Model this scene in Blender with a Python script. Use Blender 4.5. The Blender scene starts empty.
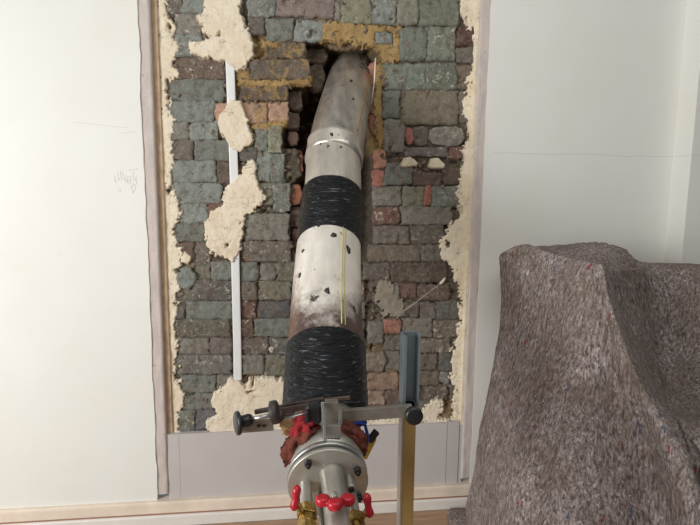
import bpy, bmesh, math, random
import numpy as np
from mathutils import Vector, Matrix
rnd = random.Random(7)
C = bpy.context.scene.collection
sc = bpy.context.scene

# ------------------------------------------------------------------ camera
FP = 520.0
def nv(v):
    v = np.array(v, float); return v / np.linalg.norm(v)
_X = nv((4500, -23, 520)); _D = nv((-40, 3890, 520)); _D = nv(_D - _X * (_D @ _X)); _Z = -_D; _Y = np.cross(_Z, _X)
RM = np.array([_X, _Y, _Z])                       # camera (right, down, forward) -> world
CAM = np.array([0.0, -2.02, 1.33])
def ray(px, py): return RM @ np.array([(px - 350) / FP, (py - 262.5) / FP, 1.0])
def P(px, py, zc): return Vector(CAM + zc * ray(px, py))
def onY(px, py, y0):
    r = ray(px, py); return Vector(CAM + r * (y0 - CAM[1]) / r[1])
cam = bpy.data.cameras.new('camera'); camo = bpy.data.objects.new('camera', cam); C.objects.link(camo)
cam.sensor_width = 36; cam.lens = FP / 700 * 36; cam.clip_start = 0.02
cr, cu, cb = RM @ np.array([1, 0, 0.]), RM @ np.array([0, -1., 0]), RM @ np.array([0, 0, -1.])
M = Matrix(((cr[0], cu[0], cb[0], CAM[0]), (cr[1], cu[1], cb[1], CAM[1]), (cr[2], cu[2], cb[2], CAM[2]), (0, 0, 0, 1)))
camo.matrix_world = M
sc.camera = camo

# ------------------------------------------------------------------ world and light
sc.view_settings.view_transform = 'Standard'; sc.view_settings.look = 'None'
sc.view_settings.gamma = 1; sc.view_settings.use_curve_mapping = False
sc.view_settings.exposure = 0.0
w = bpy.data.worlds.new('world'); sc.world = w; w.use_nodes = True
w.node_tree.nodes['Background'].inputs[0].default_value = (0.86, 0.93, 1.0, 1)
w.node_tree.nodes['Background'].inputs[1].default_value = 0.14
def area(name, loc, target, sx, sy, power, col):
    l = bpy.data.lights.new(name, 'AREA'); l.shape = 'RECTANGLE'; l.size = sx; l.size_y = sy; l.energy = power; l.color = col
    o = bpy.data.objects.new(name, l); C.objects.link(o); o.location = loc
    o.rotation_euler = (Vector(target) - Vector(loc)).to_track_quat('-Z', 'Y').to_euler(); return o
area('window_light', (-2.9, -2.5, 1.45), (0.1, 0, 1.1), 1.8, 1.5, 126, (0.985, 0.99, 1.0))
area('ceiling_bounce', (0.4, -1.9, 2.75), (0.2, -0.9, 0), 2.4, 1.8, 27, (1.0, 0.97, 0.92))

# ------------------------------------------------------------------ materials
def srgb(c):
    f = lambda v: (v / 12.92 if v <= 0.04045 else ((v + 0.055) / 1.055) ** 2.4)
    return tuple(f(x / 255) for x in c)
class NT:
    def __init__(s, name):
        s.m = bpy.data.materials.new(name); s.m.use_nodes = True; s.t = s.m.node_tree; s.b = s.t.nodes['Principled BSDF']
        g = s.t.nodes.new('ShaderNodeNewGeometry'); s.pos = g.outputs['Position']
        s.tc = s.t.nodes.new('ShaderNodeTexCoord').outputs['Object']
    def n(s, typ, **kw):
        o = s.t.nodes.new(typ)
        for k, v in kw.items(): setattr(o, k, v)
        return o
    def link(s, a, b): s.t.links.new(a, b)
    def set(s, sock, v):
        if hasattr(v, 'links') or isinstance(v, bpy.types.NodeSocket): s.link(v, sock)
        else: sock.default_value = v
    def noise(s, scale, detail=4, rough=0.6, vec=None, stretch=None, dist=0.0):
        v = vec or s.pos
        if stretch:
            mp = s.n('ShaderNodeMapping'); s.link(v, mp.inputs[0]); mp.inputs['Scale'].default_value = stretch; v = mp.outputs[0]
        o = s.n('ShaderNodeTexNoise'); s.link(v, o.inputs['Vector']); o.inputs['Scale'].default_value = scale
        o.inputs['Detail'].default_value = detail; o.inputs['Roughness'].default_value = rough; o.inputs['Distortion'].default_value = dist
        return o.outputs[0]
    def ramp(s, x, lo, hi, a=0.0, b=1.0):
        o = s.n('ShaderNodeMapRange'); s.link(x, o.inputs[0]); o.inputs[1].default_value = lo; o.inputs[2].default_value = hi
        o.inputs[3].default_value = a; o.inputs[4].default_value = b; return o.outputs[0]
    def mix(s, fac, a, b, mode='MIX'):
        o = s.n('ShaderNodeMix', data_type='RGBA', blend_type=mode)
        s.set(o.inputs[0], fac)
        for i, v in ((6, a), (7, b)):
            if isinstance(v, tuple): o.inputs[i].default_value = (*v[:3], 1)
            else: s.link(v, o.inputs[i])
        return o.outputs[2]
    def math(s, op, a, b=0.0):
        o = s.n('ShaderNodeMath', operation=op); s.set(o.inputs[0], a); s.set(o.inputs[1], b); return o.outputs[0]
    def bump(s, h, strength=0.5, dist=0.002):
        o = s.n('ShaderNodeBump'); s.link(h, o.inputs['Height']); o.inputs['Strength'].default_value = strength
        o.inputs['Distance'].default_value = dist; s.link(o.outputs[0], s.b.inputs['Normal'])
    def done(s, col, rough=0.6, metal=0.0, spec=None):
        if isinstance(col, tuple): s.b.inputs['Base Color'].default_value = (*col[:3], 1)
        else: s.link(col, s.b.inputs['Base Color'])
        s.set(s.b.inputs['Roughness'], rough); s.set(s.b.inputs['Metallic'], metal)
        if spec is not None: s.b.inputs['Specular IOR Level'].default_value = spec
        return s.m
def flat(name, rgb, rough=0.5, metal=0.0, var=0.12, scale=60, bump=0.0, bscale=200):
    t = NT(name); c = srgb(rgb)
    col = t.mix(t.ramp(t.noise(scale, 3), 0.35, 0.65), c, tuple(x * (1 - var) for x in c))
    if bump: t.bump(t.noise(bscale, 3), bump, 0.001)
    return t.done(col, rough, metal)

def painted_wall():
    t = NT('white_wall_paint')
    col = t.mix(t.ramp(t.noise(2.2, 3), 0.35, 0.7), srgb((225, 225, 218)), srgb((221, 219, 209)))
    col = t.mix(t.ramp(t.noise(14, 5, 0.7), 0.62, 0.75, 0, 0.25), col, srgb((206, 200, 186)))
    # hairline board joint on the right-hand wall, drawn as a thin wobbly dirt line
    sp = t.n('ShaderNodeSeparateXYZ'); t.link(t.pos, sp.inputs[0])
    wob = t.math('MULTIPLY', t.noise(5, 2), 0.02)
    z = t.math('ADD', sp.outputs[2], wob)
    d = t.math('ABSOLUTE', t.math('SUBTRACT', z, LINE_Z + 0.01))
    side = t.math('GREATER_THAN', sp.outputs[0], 0.8)
    l = t.math('MULTIPLY', t.ramp(d, 0.0006, 0.0026, 0.26, 0.0), side)
    col = t.mix(l, col, srgb((150, 140, 120)))
    t.bump(t.noise(90, 4), 0.12, 0.001)
    return t.done(col, 0.62)
LINE_Z = onY(590, 155, 0).z
M_wall = painted_wall()

def brick_mat(name='old_painted_brick', ochre=0.0, scab=0.70):
    t = NT(name)
    oi = t.n('ShaderNodeObjectInfo')
    base = oi.outputs['Color']
    mp = t.n('ShaderNodeMapping'); t.link(t.pos, mp.inputs[0]); cx = t.n('ShaderNodeCombineXYZ')
    for k in range(3): t.link(t.math('MULTIPLY', oi.outputs['Random'], 7.0 + k * 5), cx.inputs[k])
    t.link(cx.outputs[0], mp.inputs['Location']); v = mp.outputs[0]
    big = t.noise(16, 5, 0.7, vec=v); mid = t.noise(48, 6, 0.8, vec=v, dist=0.4)
    c = t.mix(t.ramp(big, 0.44, 0.62, 0, 0.6), base, t.mix(0.6, base, srgb((128, 114, 98))))
    c = t.mix(t.ramp(t.noise(34, 7, 0.8, vec=v, dist=0.5), 0.53, 0.57, 0, 0.75), c, t.mix(0.7, base, srgb((92, 78, 64))))
    c = t.mix(t.ramp(t.noise(26, 6, 0.8, vec=v, dist=0.8), 0.60, 0.64, 0, 0.6), c, srgb((150, 98, 78)))
    if ochre:
        c = t.mix(t.ramp(t.noise(20, 6, 0.8, vec=v, dist=0.8), 0.50, 0.60, 0, ochre), c, srgb((178, 144, 84)))
    c = t.mix(t.ramp(t.noise(70, 7, 0.85, vec=v, dist=0.8), 0.50, 0.62, 0, 0.45), c, t.mix(0.65, c, srgb((196, 192, 180))))
    c = t.mix(t.ramp(t.noise(40, 7, 0.8, vec=v, dist=1.0), scab, scab + 0.03, 0, 0.85), c, srgb((226, 216, 198)))
    c = t.mix(t.ramp(t.noise(60, 7, 0.85, vec=v, dist=0.8), 0.60, 0.64, 0, 0.9), c, srgb((44, 36, 30)))
    t.bump(t.math('ADD', t.math('MULTIPLY', mid, 2.0), t.math('MULTIPLY', t.noise(120, 6, 0.85), 1.2)), 0.9, 0.006)
    return t.done(c, 0.7, 0, 0.35)
M_brick = brick_mat()
M_brick_ochre = brick_mat('ochre_stained_brick', 0.85, 0.68)
M_brick_scab = brick_mat('flaking_painted_brick', 0.0, 0.58)

def mortar_mat():
    t = NT('brick_mortar')
    a = t.n('ShaderNodeVertexColor', layer_name='Col').outputs[0]
    mid = t.noise(60, 6, 0.8, dist=0.4)
    c = t.mix(t.ramp(mid, 0.46, 0.62, 0, 0.7), a, t.mix(0.6, a, srgb((84, 70, 56))))
    c = t.mix(t.ramp(t.noise(44, 7, 0.85, dist=0.6), 0.54, 0.62, 0, 0.65), c, srgb((188, 170, 146)))
    c = t.mix(t.ramp(t.noise(22, 6, 0.8, dist=0.6), 0.60, 0.66, 0, 0.5), c, srgb((150, 104, 82)))
    c = t.mix(t.ramp(t.noise(52, 7, 0.85, dist=0.8), 0.58, 0.62, 0, 0.9), c, srgb((34, 27, 22)))
    t.bump(t.math('ADD', t.math('MULTIPLY', mid, 1.5), t.math('MULTIPLY', t.noise(120, 6, 0.85), 1.3)), 1.0, 0.008)
    return t.done(c, 0.85, 0, 0.2)
M_mortar = mortar_mat()

def plaster_mat(name='cream_plaster', a=(240, 228, 204), b=(228, 212, 184), mid=(170, 144, 110), dark=(92, 78, 62), dirt=0.5):
    t = NT(name)
    c = t.mix(t.ramp(t.noise(12, 5, 0.65), 0.35, 0.65), srgb(a), srgb(b))
    c = t.mix(t.ramp(t.noise(60, 6, 0.75), 0.60 - dirt * .08, 0.70, 0, 0.6), c, srgb(mid))
    c = t.mix(t.ramp(t.noise(34, 6, 0.8, dist=0.5), 0.70 - dirt * .08, 0.745 - dirt * .08, 0, 0.85), c, srgb(dark))
    cr = t.math('ABSOLUTE', t.math('SUBTRACT', t.noise(16, 5, 0.6, dist=0.4), 0.5))
    c = t.mix(t.math('MULTIPLY', t.ramp(cr, 0.002, 0.007, 0.75, 0), t.ramp(t.noise(9, 2), 0.50, 0.56)), c, srgb(dark))
    t.bump(t.noise(70, 7, 0.8), 1.0, 0.006)
    return t.done(c, 0.85, 0, 0.2)
M_plaster = plaster_mat()
def strip_mat():
    t = NT('scraped_board_edge')
    c = t.mix(t.ramp(t.noise(30, 5, 0.7, stretch=(1, 1, 0.3)), 0.35, 0.65), srgb((202, 190, 181)), srgb((184, 173, 166)))
    c = t.mix(t.ramp(t.noise(220, 4, 0.7), 0.55, 0.68, 0, 0.7), c, srgb((208, 198, 188)))
    c = t.mix(t.ramp(t.noise(60, 4, 0.7), 0.62, 0.72, 0, 0.6), c, srgb((128, 108, 96)))
    t.bump(t.noise(150, 4), 0.6, 0.002); return t.done(c, 0.8)
M_strip = strip_mat()
M_reveal = flat('shaded_reveal_plaster', (200, 172, 140), 0.8, 0, 0.25, 25, 0.5)  # tan tone carries the shade of the set-back reveal
M_board = flat('grey_plasterboard', (190, 184, 180), 0.75, 0, 0.05, 6, 0.05)
M_skw = flat('skirting_white_paint', (225, 220, 210), 0.5, 0, 0.06, 20)
M_skc = flat('skirting_cream_bare_wood', (228, 212, 192), 0.6, 0, 0.12, 12)
M_skd = flat('skirting_groove', (150, 110, 90), 0.7)
M_plastic = flat('white_plastic_trunking', (225, 225, 222), 0.35, 0, 0.06, 30)
def floor_mat():
    t = NT('worn_wooden_floor')
    c = t.mix(t.ramp(t.noise(7, 5, 0.6, stretch=(1, 8, 1)), 0.3, 0.7), srgb((178, 146, 118)), srgb((150, 118, 92)))
    t.bump(t.noise(40, 4, stretch=(1, 8, 1)), 0.2, 0.002); return t.done(c, 0.6)
M_floor = floor_mat()
def felt_mat():
    t = NT('recycled_felt_blanket')
    tc = t.tc
    f1 = t.noise(78, 5, 0.8, stretch=(1.5, 1.5, 0.36), dist=0.3); f2 = t.noise(150, 4, 0.75, stretch=(1.3, 1.3, 0.45)); f3 = t.noise(8, 4, 0.6)
    c = t.mix(t.ramp(f1, 0.38, 0.62), srgb((96, 85, 82)), srgb((196, 182, 176)))
    c = t.mix(t.ramp(f2, 0.48, 0.66, 0, 0.8), c, srgb((66, 56, 54)))
    c = t.mix(t.ramp(t.noise(95, 3, 0.6, dist=0.8, stretch=(1.4, 1.4, 0.5)), 0.60, 0.66, 0, 0.75), c, srgb((222, 214, 208)))
    c = t.mix(t.ramp(f3, 0.38, 0.62, 0, 0.45), c, srgb((104, 88, 70)))
    for k, (sc_, lo, col) in enumerate(((24, 0.70, (158, 44, 66)), (27, 0.68, (70, 84, 112)), (33, 0.69, (134, 60, 62)))):
        mp = t.n('ShaderNodeMapping'); t.link(t.pos, mp.inputs[0]); mp.inputs['Location'].default_value = (k * 3.7 + 1, k * 5.1, k * 2.3)
        mp.inputs['Scale'].default_value = (1.3, 1.3, 0.6)
        n = t.noise(sc_, 3, 0.6, vec=mp.outputs[0]); c = t.mix(t.ramp(n, lo, lo + 0.02, 0, 0.8), c, srgb(col))
    t.bump(t.math('ADD', f1, f2), 1.0, 0.005)
    m = t.done(c, 0.95, 0, 0.1); return m
M_felt = felt_mat()

def duct_mat(name, a, b, metal, spots, rust_z=None, rough=0.4):
    t = NT(name)
    c = t.mix(t.ramp(t.noise(9, 5, 0.6, stretch=(3, 1, 0.6)), 0.35, 0.65), srgb(a), srgb(b))
    c = t.mix(t.ramp(t.noise(28, 4, 0.7), 0.60, 0.72, 0, 0.5), c, srgb((150, 132, 112)))
    c = t.mix(t.ramp(t.noise(26, 3, 0.6), 0.74 - spots, 0.76 - spots, 0, 0.9), c, srgb((42, 34, 30)))
    if rust_z is not None:
        sp = t.n('ShaderNodeSeparateXYZ'); t.link(t.pos, sp.inputs[0])
        z = t.math('ADD', sp.outputs[2], t.math('MULTIPLY', t.math('SUBTRACT', t.noise(22, 5, 0.75), 0.5), 0.16))
        c = t.mix(t.ramp(z, rust_z, rust_z + 0.07, 0.95, 0.0), c, srgb((66, 36, 26)))
        x = t.math('ADD', sp.outputs[0], t.math('MULTIPLY', t.math('SUBTRACT', t.noise(26, 5, 0.75), 0.5), 0.14))
        c = t.mix(t.ramp(x, -0.005, 0.03, 0.6, 0.0), c, srgb((122, 84, 62)))
    t.bump(t.noise(25, 4), 0.25, 0.004)
    return t.done(c, t.ramp(t.noise(20, 4), 0.3, 0.7, rough - 0.1, rough + 0.12), metal)
M_elbow = duct_mat('dull_galvanised_duct', (214, 206, 196), (170, 162, 152), 0.8, 0.06, None, 0.36)
M_duct2 = duct_mat('dirty_steel_duct', (214, 206, 194), (186, 178, 166), 0.6, 0.06, None, 0.42)
def tape_mat():
    t = NT('black_stretch_tape')
    c = t.mix(t.ramp(t.noise(20, 3), 0.3, 0.7), (0.005, 0.0055, 0.007), (0.011, 0.012, 0.014))
    h = t.noise(26, 5, 0.6, stretch=(0.6, 1, 6), dist=0.5)
    c = t.mix(t.ramp(t.noise(60, 3, 0.5, stretch=(0.35, 1, 4.5), dist=0.7), 0.64, 0.67, 0, 0.5), c, srgb((140, 145, 150)))  # grey streaks in the colour: painted crease highlights and scratches
    t.bump(h, 1.0, 0.012)
    return t.done(c, 0.28, 0, 0.22)
M_tape = tape_mat()
M_steel = flat('brushed_steel', (190, 190, 184), 0.32, 0.85, 0.15, 40)
M_plate = flat('end_plate_aluminium', (186, 182, 172), 0.38, 0.7, 0.15, 30, 0.1, 60)
M_zinc = flat('blue_grey_zinc', (146, 156, 160), 0.34, 0.65, 0.12, 20)
M_zincy = flat('yellow_passivated_zinc', (176, 150, 98), 0.38, 0.6, 0.18, 15)
M_bar = flat('worn_grey_bar', (150, 143, 132), 0.4, 0.6, 0.2, 50)
M_barb = flat('brown_stained_bar', (112, 94, 84), 0.5, 0.4, 0.25, 50)
M_black = flat('black_plastic', (30, 29, 31), 0.35, 0, 0.2, 60)
M_brownblk = flat('brown_black_rubber', (58, 48, 46), 0.5, 0, 0.2, 60)
M_redp = flat('red_plastic_handle', (180, 26, 42), 0.3, 0, 0.15, 60)
M_brass = flat('brass', (184, 150, 84), 0.32, 0.9, 0.55, 120)
M_redc = plaster_mat('red_cloth', (186, 58, 62), (150, 44, 50), (110, 44, 40), (60, 34, 30), 1.6)
M_brc = plaster_mat('rust_brown_cloth', (126, 76, 62), (96, 58, 48), (160, 70, 58), (44, 30, 26), 2.0)
M_tanc = flat('tan_cloth', (190, 152, 112), 0.9, 0, 0.2, 40, 0.8, 60)
M_blue = flat('blue_strap', (34, 66, 150), 0.5, 0, 0.2, 40)
M_yell = flat('yellow_plastic', (206, 168, 60), 0.4, 0, 0.15, 40)
M_hose = flat('pale_grey_hose', (190, 186, 192), 0.35, 0, 0.1, 20)
M_orange = flat('amber_sealant_drip', (170, 128, 66), 0.35, 0, 0.2, 40)
M_seam = flat('yellow_tape_seam', (196, 186, 122), 0.5, 0, 0.15, 50)
M_dark = flat('sooty_brick', (60, 44, 34), 0.9, 0, 0.4, 30, 0.8, 60)
M_residue = flat('brown_adhesive_residue', (136, 98, 84), 0.6, 0, 0.4, 60)
M_pencil = flat('pencil_mark', (200, 195, 188), 0.8)
M_ragd = flat('grey_brown_dust_sheet', (150, 130, 108), 0.9, 0, 0.3, 20, 0.8, 60)

# ------------------------------------------------------------------ helpers
def link(name, me, mat, parent=None, smooth=True):
    o = bpy.data.objects.new(name, me); C.objects.link(o)
    for m in (mat if isinstance(mat, (list, tuple)) else [mat]): me.materials.append(m)
    if smooth:
        me.polygons.foreach_set('use_smooth', [True] * len(me.polygons))
    if parent: o.parent = parent
    return o
def pymesh(name, vs, fs):
    me = bpy.data.meshes.new(name); me.from_pydata([tuple(v) for v in vs], [], fs); me.update(); return me
def center(o):
    """origin to the middle of the mesh"""
    me = o.data; n = len(me.vertices); a = np.empty(n * 3); me.vertices.foreach_get('co', a); a = a.reshape(-1, 3)
    c = (a.min(0) + a.max(0)) / 2; a -= c; me.vertices.foreach_set('co', a.ravel()); me.update()
    o.location = Vector(o.location) + Vector(c); return o
def tag(o, label=None, cat=None, group=None, kind=None):
    if label: o['label'] = label
    if cat: o['category'] = cat
    if group: o['group'] = group
    if kind: o['kind'] = kind
    return o
def thing(name, label, cat, loc, group=None):
    o = bpy.data.objects.new(name, None); C.objects.link(o); o.location = loc; o.empty_display_size = 0.05
    bpy.context.view_layer.update()
    return tag(o, label, cat, group)
def under(o, parent):
    """parent a world-space mesh under an unrotated parent, keeping its place"""
    bpy.context.view_layer.update()
    o.parent = parent; p = parent; off = Vector((0, 0, 0))
    while p: off += p.location; p = p.parent
    o.location = Vector(o.location) - off; return o
def bmobj(name, bm, mat, parent=None, smooth=True, bevel=0.0):
    me = bpy.data.meshes.new(name)
    bmesh.ops.recalc_face_normals(bm, faces=bm.faces); bm.to_mesh(me); bm.free()
    o = link(name, me, mat, None, smooth); center(o)
    if bevel:
        b = o.modifiers.new('bevel', 'BEVEL'); b.width = bevel; b.segments = 2; b.limit_method = 'ANGLE'; b.angle_limit = math.radians(40); b.harden_normals = False
    if parent: under(o, parent)
    return o
def box_bm(bm, c, ax, ay, az, sx, sy, sz):
    c, ax, ay, az = Vector(c), Vector(ax).normalized(), Vector(ay).normalized(), Vector(az).normalized()
    v = [bm.verts.new(c + ax * sx * i / 2 + ay * sy * j / 2 + az * sz * k / 2) for i in (-1, 1) for j in (-1, 1) for k in (-1, 1)]
    for q in ((0, 1, 3, 2), (4, 6, 7, 5), (0, 4, 5, 1), (2, 3, 7, 6), (0, 2, 6, 4), (1, 5, 7, 3)): bm.faces.new([v[i] for i in q])
def bar_bm(bm, a, b, wid, thk, up=(0, 0, 1)):
    """bar from a to b; wid measured along up, thk across"""
    a, b = Vector(a), Vector(b); d = (b - a); s = d.cross(Vector(up)).normalized(); u = s.cross(d).normalized()
    box_bm(bm, (a + b) / 2, d, s, u, d.length, thk, wid)
def frames(pts):
    n = len(pts); T = [(pts[min(i + 1, n - 1)] - pts[max(i - 1, 0)]).normalized() for i in range(n)]
    u = T[0].cross(Vector((0.3, 0.2, 1))).normalized(); out = []
    for t in T:
        u = (u - t * u.dot(t)).normalized(); out.append((t, u, t.cross(u)))
    return out
def tube_bm(bm, pts, rad, seg=20, caps=True, rf=None):
    pts = [Vector(p) for p in pts]; fr = frames(pts); rings = []
    for i, (p, (t, u, v)) in enumerate(zip(pts, fr)):
        r = rad[i] if isinstance(rad, (list, tuple)) else rad; ring = []
        for k in range(seg):
            a = 2 * math.pi * k / seg; rr = r * (1 + (rf(i, a) if rf else 0))
            ring.append(bm.verts.new(p + (u * math.cos(a) + v * math.sin(a)) * rr))
        rings.append(ring)
    for A, B in zip(rings, rings[1:]):
        for k in range(seg): bm.faces.new((A[k], A[(k + 1) % seg], B[(k + 1) % seg], B[k]))
    if caps: bm.faces.new(rings[0][::-1]); bm.faces.new(rings[-1])
    return bm
def cyl(bm, a, b, r, seg=20, bev=0.0):
    a, b = Vector(a), Vector(b); d = (b - a).normalized()
    if bev: tube_bm(bm, [a, a + d * bev * .3, a + d * bev, b - d * bev, b - d * bev * .3, b], [r - bev, r - bev * .3, r, r, r - bev * .3, r - bev], seg)
    else: tube_bm(bm, [a, b], r, seg)
    return bm
def tube(name, pts, rad, mat, parent=None, seg=20, rf=None, caps=True):
    return bmobj(name, tube_bm(bmesh.new(), pts, rad, seg, caps, rf), mat, parent)
def smoothpath(pts, n=8):
    pts = [Vector(p) for p in pts]; out = []
    q = [pts[0] * 2 - pts[1]] + pts + [pts[-1] * 2 - pts[-2]]
    for i in range(1, len(q) - 2):
        for k in range(n):
            t = k / n; a, b, c, d = q[i - 1], q[i], q[i + 1], q[i + 2]
            out.append(0.5 * ((2 * b) + (c - a) * t + (2 * a - 5 * b + 4 * c - d) * t * t + (3 * b - a - 3 * c + d) * t ** 3))
    out.append(pts[-1]); return out

# numpy fbm value noise ---------------------------------------------
_rg = np.random.RandomState(11); _L = _rg.rand(256, 256)
def vn(x, y):
    xi = np.floor(x).astype(int); yi = np.floor(y).astype(int); fx = x - xi; fy = y - yi
    fx = fx * fx * (3 - 2 * fx); fy = fy * fy * (3 - 2 * fy)
    g = lambda a, b: _L[a & 255, b & 255]
    return (g(xi, yi) * (1 - fx) + g(xi + 1, yi) * fx) * (1 - fy) + (g(xi, yi + 1) * (1 - fx) + g(xi + 1, yi + 1) * fx) * fy
def fbm(x, y, o=4, s=0.0):
    r = 0; a = 0.5
    for k in range(o): r = r + a * (vn(x * 2 ** k + 17.3 * k + s, y * 2 ** k + 9.1 * k + s) - 0.5); a *= 0.55
    return r
def sdf(poly, X, Z):
    """signed distance, positive inside"""
    q = np.array(poly, float); d = np.full(X.shape, 1e9); ins = np.zeros(X.shape, bool)
    for i in range(len(q)):
        a, b = q[i], q[(i + 1) % len(q)]; ex, ez = b - a
        t = np.clip(((X - a[0]) * ex + (Z - a[1]) * ez) / (ex * ex + ez * ez + 1e-12), 0, 1)
        d = np.minimum(d, np.hypot(X - a[0] - ex * t, Z - a[1] - ez * t))
        if abs(ez) > 1e-12:
            c = ((a[1] > Z) != (b[1] > Z)) & (X < ex * (Z - a[1]) / ez + a[0]); ins ^= c
    return np.where(ins, d, -d)
YB = 0.03
def pw(poly, y=YB): return [(onY(a, b, y).x, onY(a, b, y).z) for a, b in poly]

# ------------------------------------------------------------------ setting: walls, floor, trims
def structure(o, label=None): o['kind'] = 'structure'; return o
def board(name, outline, y0, y1, mat, jag=None):
    """flat board from an (x,z) outline between y0 (front) and y1"""
    bm = bmesh.new(); f = [bm.verts.new((x, y0, z)) for x, z in outline]; b = [bm.verts.new((x, y1, z)) for x, z in outline]
    bm.faces.new(f); bm.faces.new(b[::-1]); n = len(f)
    for i in range(n): bm.faces.new((f[i], b[i], b[(i + 1) % n], f[(i + 1) % n]))
    return bmobj(name, bm, mat, None, False)
ZT = 2.6
XL0, XR0 = -0.532, 0.766                         # edges of the painted boards
def wob(x, amp, n, s): return [(x + amp * float(fbm(np.array(z * 14.0), np.array(s), 4)), z) for z in np.linspace(0.10, ZT, n)]
left_edge = wob(XL0, 0.012, 90, 3.0); right_edge = wob(XR0, 0.004, 90, 8.0)
wl = structure(board('wall_left', [(-2.6, 0.0), (XL0, 0.0)] + left_edge + [(-2.6, ZT)], 0.0, 0.012, M_wall))
XP = 1.575
wr = structure(board('wall_right', [(XP + 0.02, ZT)] + right_edge[::-1] + [(XR0, 0.0), (XP + 0.02, 0.0)], 0.0, 0.012, M_wall))
# projecting pier on the right
dd = 0.10
for d_ in np.linspace(0.02, 0.4, 39):
    e = onY(686.4, 200, -d_).x
    if e < XP: dd = d_; break
structure(board('wall_pier', [(XP, 0), (3.0, 0), (3.0, ZT), (XP, ZT)], -dd, 0.3, M_wall))
# scraped edge strips
xi_l = onY(150, 0, 0).x; xi_r = onY(473, 200, 0).x
def strip(name, x0, x1, y0, y1, z0, z1, mat, seed):
    n = 160; bm = bmesh.new(); zs = np.linspace(z0, z1, n); xs = np.linspace(x0, x1, 6)
    g = [[bm.verts.new((x, y0 + 0.006 * float(fbm(np.array(x * 60.), np.array(z * 25. + seed), 4)), z)) for x in xs] for z in zs]
    for a, b in zip(g, g[1:]):
        for k in range(5): bm.faces.new((a[k], a[k + 1], b[k + 1], b[k]))
    bk = [[bm.verts.new((x, y1, z)) for z in zs] for x in (x0, x1)]
    for i in range(n - 1):
        bm.faces.new((g[i][0], g[i + 1][0], bk[0][i + 1], bk[0][i])); bm.faces.new((g[i][5], bk[1][i], bk[1][i + 1], g[i + 1][5]))
    return structure(bmobj(name, bm, mat))
xl_in = onY(165, 405, 0).x
strip('trim_1', XL0 - 0.012, xl_in, 0.004, 0.028, 0.12, 1.33 + 0.74, M_strip, 1.0)
strip('trim_2', xi_r, XR0 + 0.004, 0.004, 0.028, 0.12, 1.33 + 0.80, M_strip, 5.0)
# narrow reveals between strip and brickwork, the left one tan with painted-in shade
strip('trim_3', xl_in, xl_in + 0.022, 0.019, 0.06, 0.36, 2.10, M_reveal, 9.0)
strip('trim_4', xi_r - 0.012, xi_r, 0.008, 0.06, 0.36, 2.14, M_plaster, 12.0)
# lower plasterboard infill and board above the opening
zb = onY(168, 434.5, 0.008).z
xs1 = onY(447, 440, 0.008).x; xs2 = onY(459, 440, 0.008).x
lowp = structure(board('wall_lower_infill', [(xl_in, 0.0), (xs1 - 0.001, 0.0), (xs1 - 0.001, zb), (xl_in, zb)], 0.008, 0.03, M_board))
structure(board('trim_5', [(xs1 + 0.001, 0.0), (xs2 - 0.001, 0.0), (xs2 - 0.001, zb + 0.004), (xs1 + 0.001, zb + 0.004)], 0.007, 0.03, M_board))
structure(board('trim_6', [(xs2 + 0.002, 0.0), (xi_r + 0.001, 0.0), (xi_r + 0.001, zb), (xs2 + 0.002, zb)], 0.010, 0.03, M_board))
structure(board('trim_7', [(xl_in, 0.0), (onY(179, 450, 0.004).x, 0.0), (onY(179, 450, 0.004).x, zb - 0.004), (xl_in, zb - 0.002)], 0.0072, 0.010, M_board))
ztop = 1.33 + 0.86
structure(board('wall_upper', [(XL0, ztop), (XR0, ztop), (XR0, ZT), (XL0, ZT)], 0.0, 0.05, M_wall))
# skirting board with a bare moulded top and a white face
prof = [(0.03, 0.098), (-0.012, 0.098), (-0.017, 0.094), (-0.018, 0.088), (-0.018, 0.052), (-0.020, 0.046), (-0.026, 0.044), (-0.028, 0.040), (-0.028, 0.0)]
bm = bmesh.new(); x0, x1 = -2.6, XP
A = [bm.verts.new((x0, y, z)) for y, z in prof]; B = [bm.verts.new((x1, y, z)) for y, z in prof]
fi = []
for i in range(len(prof) - 1):
    f_ = bm.faces.new((A[i], B[i], B[i + 1], A[i + 1])); f_.material_index = 0 if i < 4 else (1 if i < 5 else 2)
sk = bmobj('baseboard_back', bm, [M_skc, M_skd, M_skw], None, False); structure(sk)
# floor boards
bm = bmesh.new(); box_bm(bm, (0.2, -1.6, -0.03), (1, 0, 0), (0, 1, 0), (0, 0, 1), 5.6, 3.3, 0.04)
floor = structure(bmobj('floor', bm, M_floor, None, False))
yy = -0.0285
for k in range(14):
    wd = 0.12; bm = bmesh.new(); box_bm(bm, (0.2, yy - wd / 2, -0.005), (1, 0, 0), (0, 1, 0), (0, 0, 1), 5.4, wd - 0.003, 0.010)
    bmobj('floorboard', bm, M_floor, floor, False); yy -= wd

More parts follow.
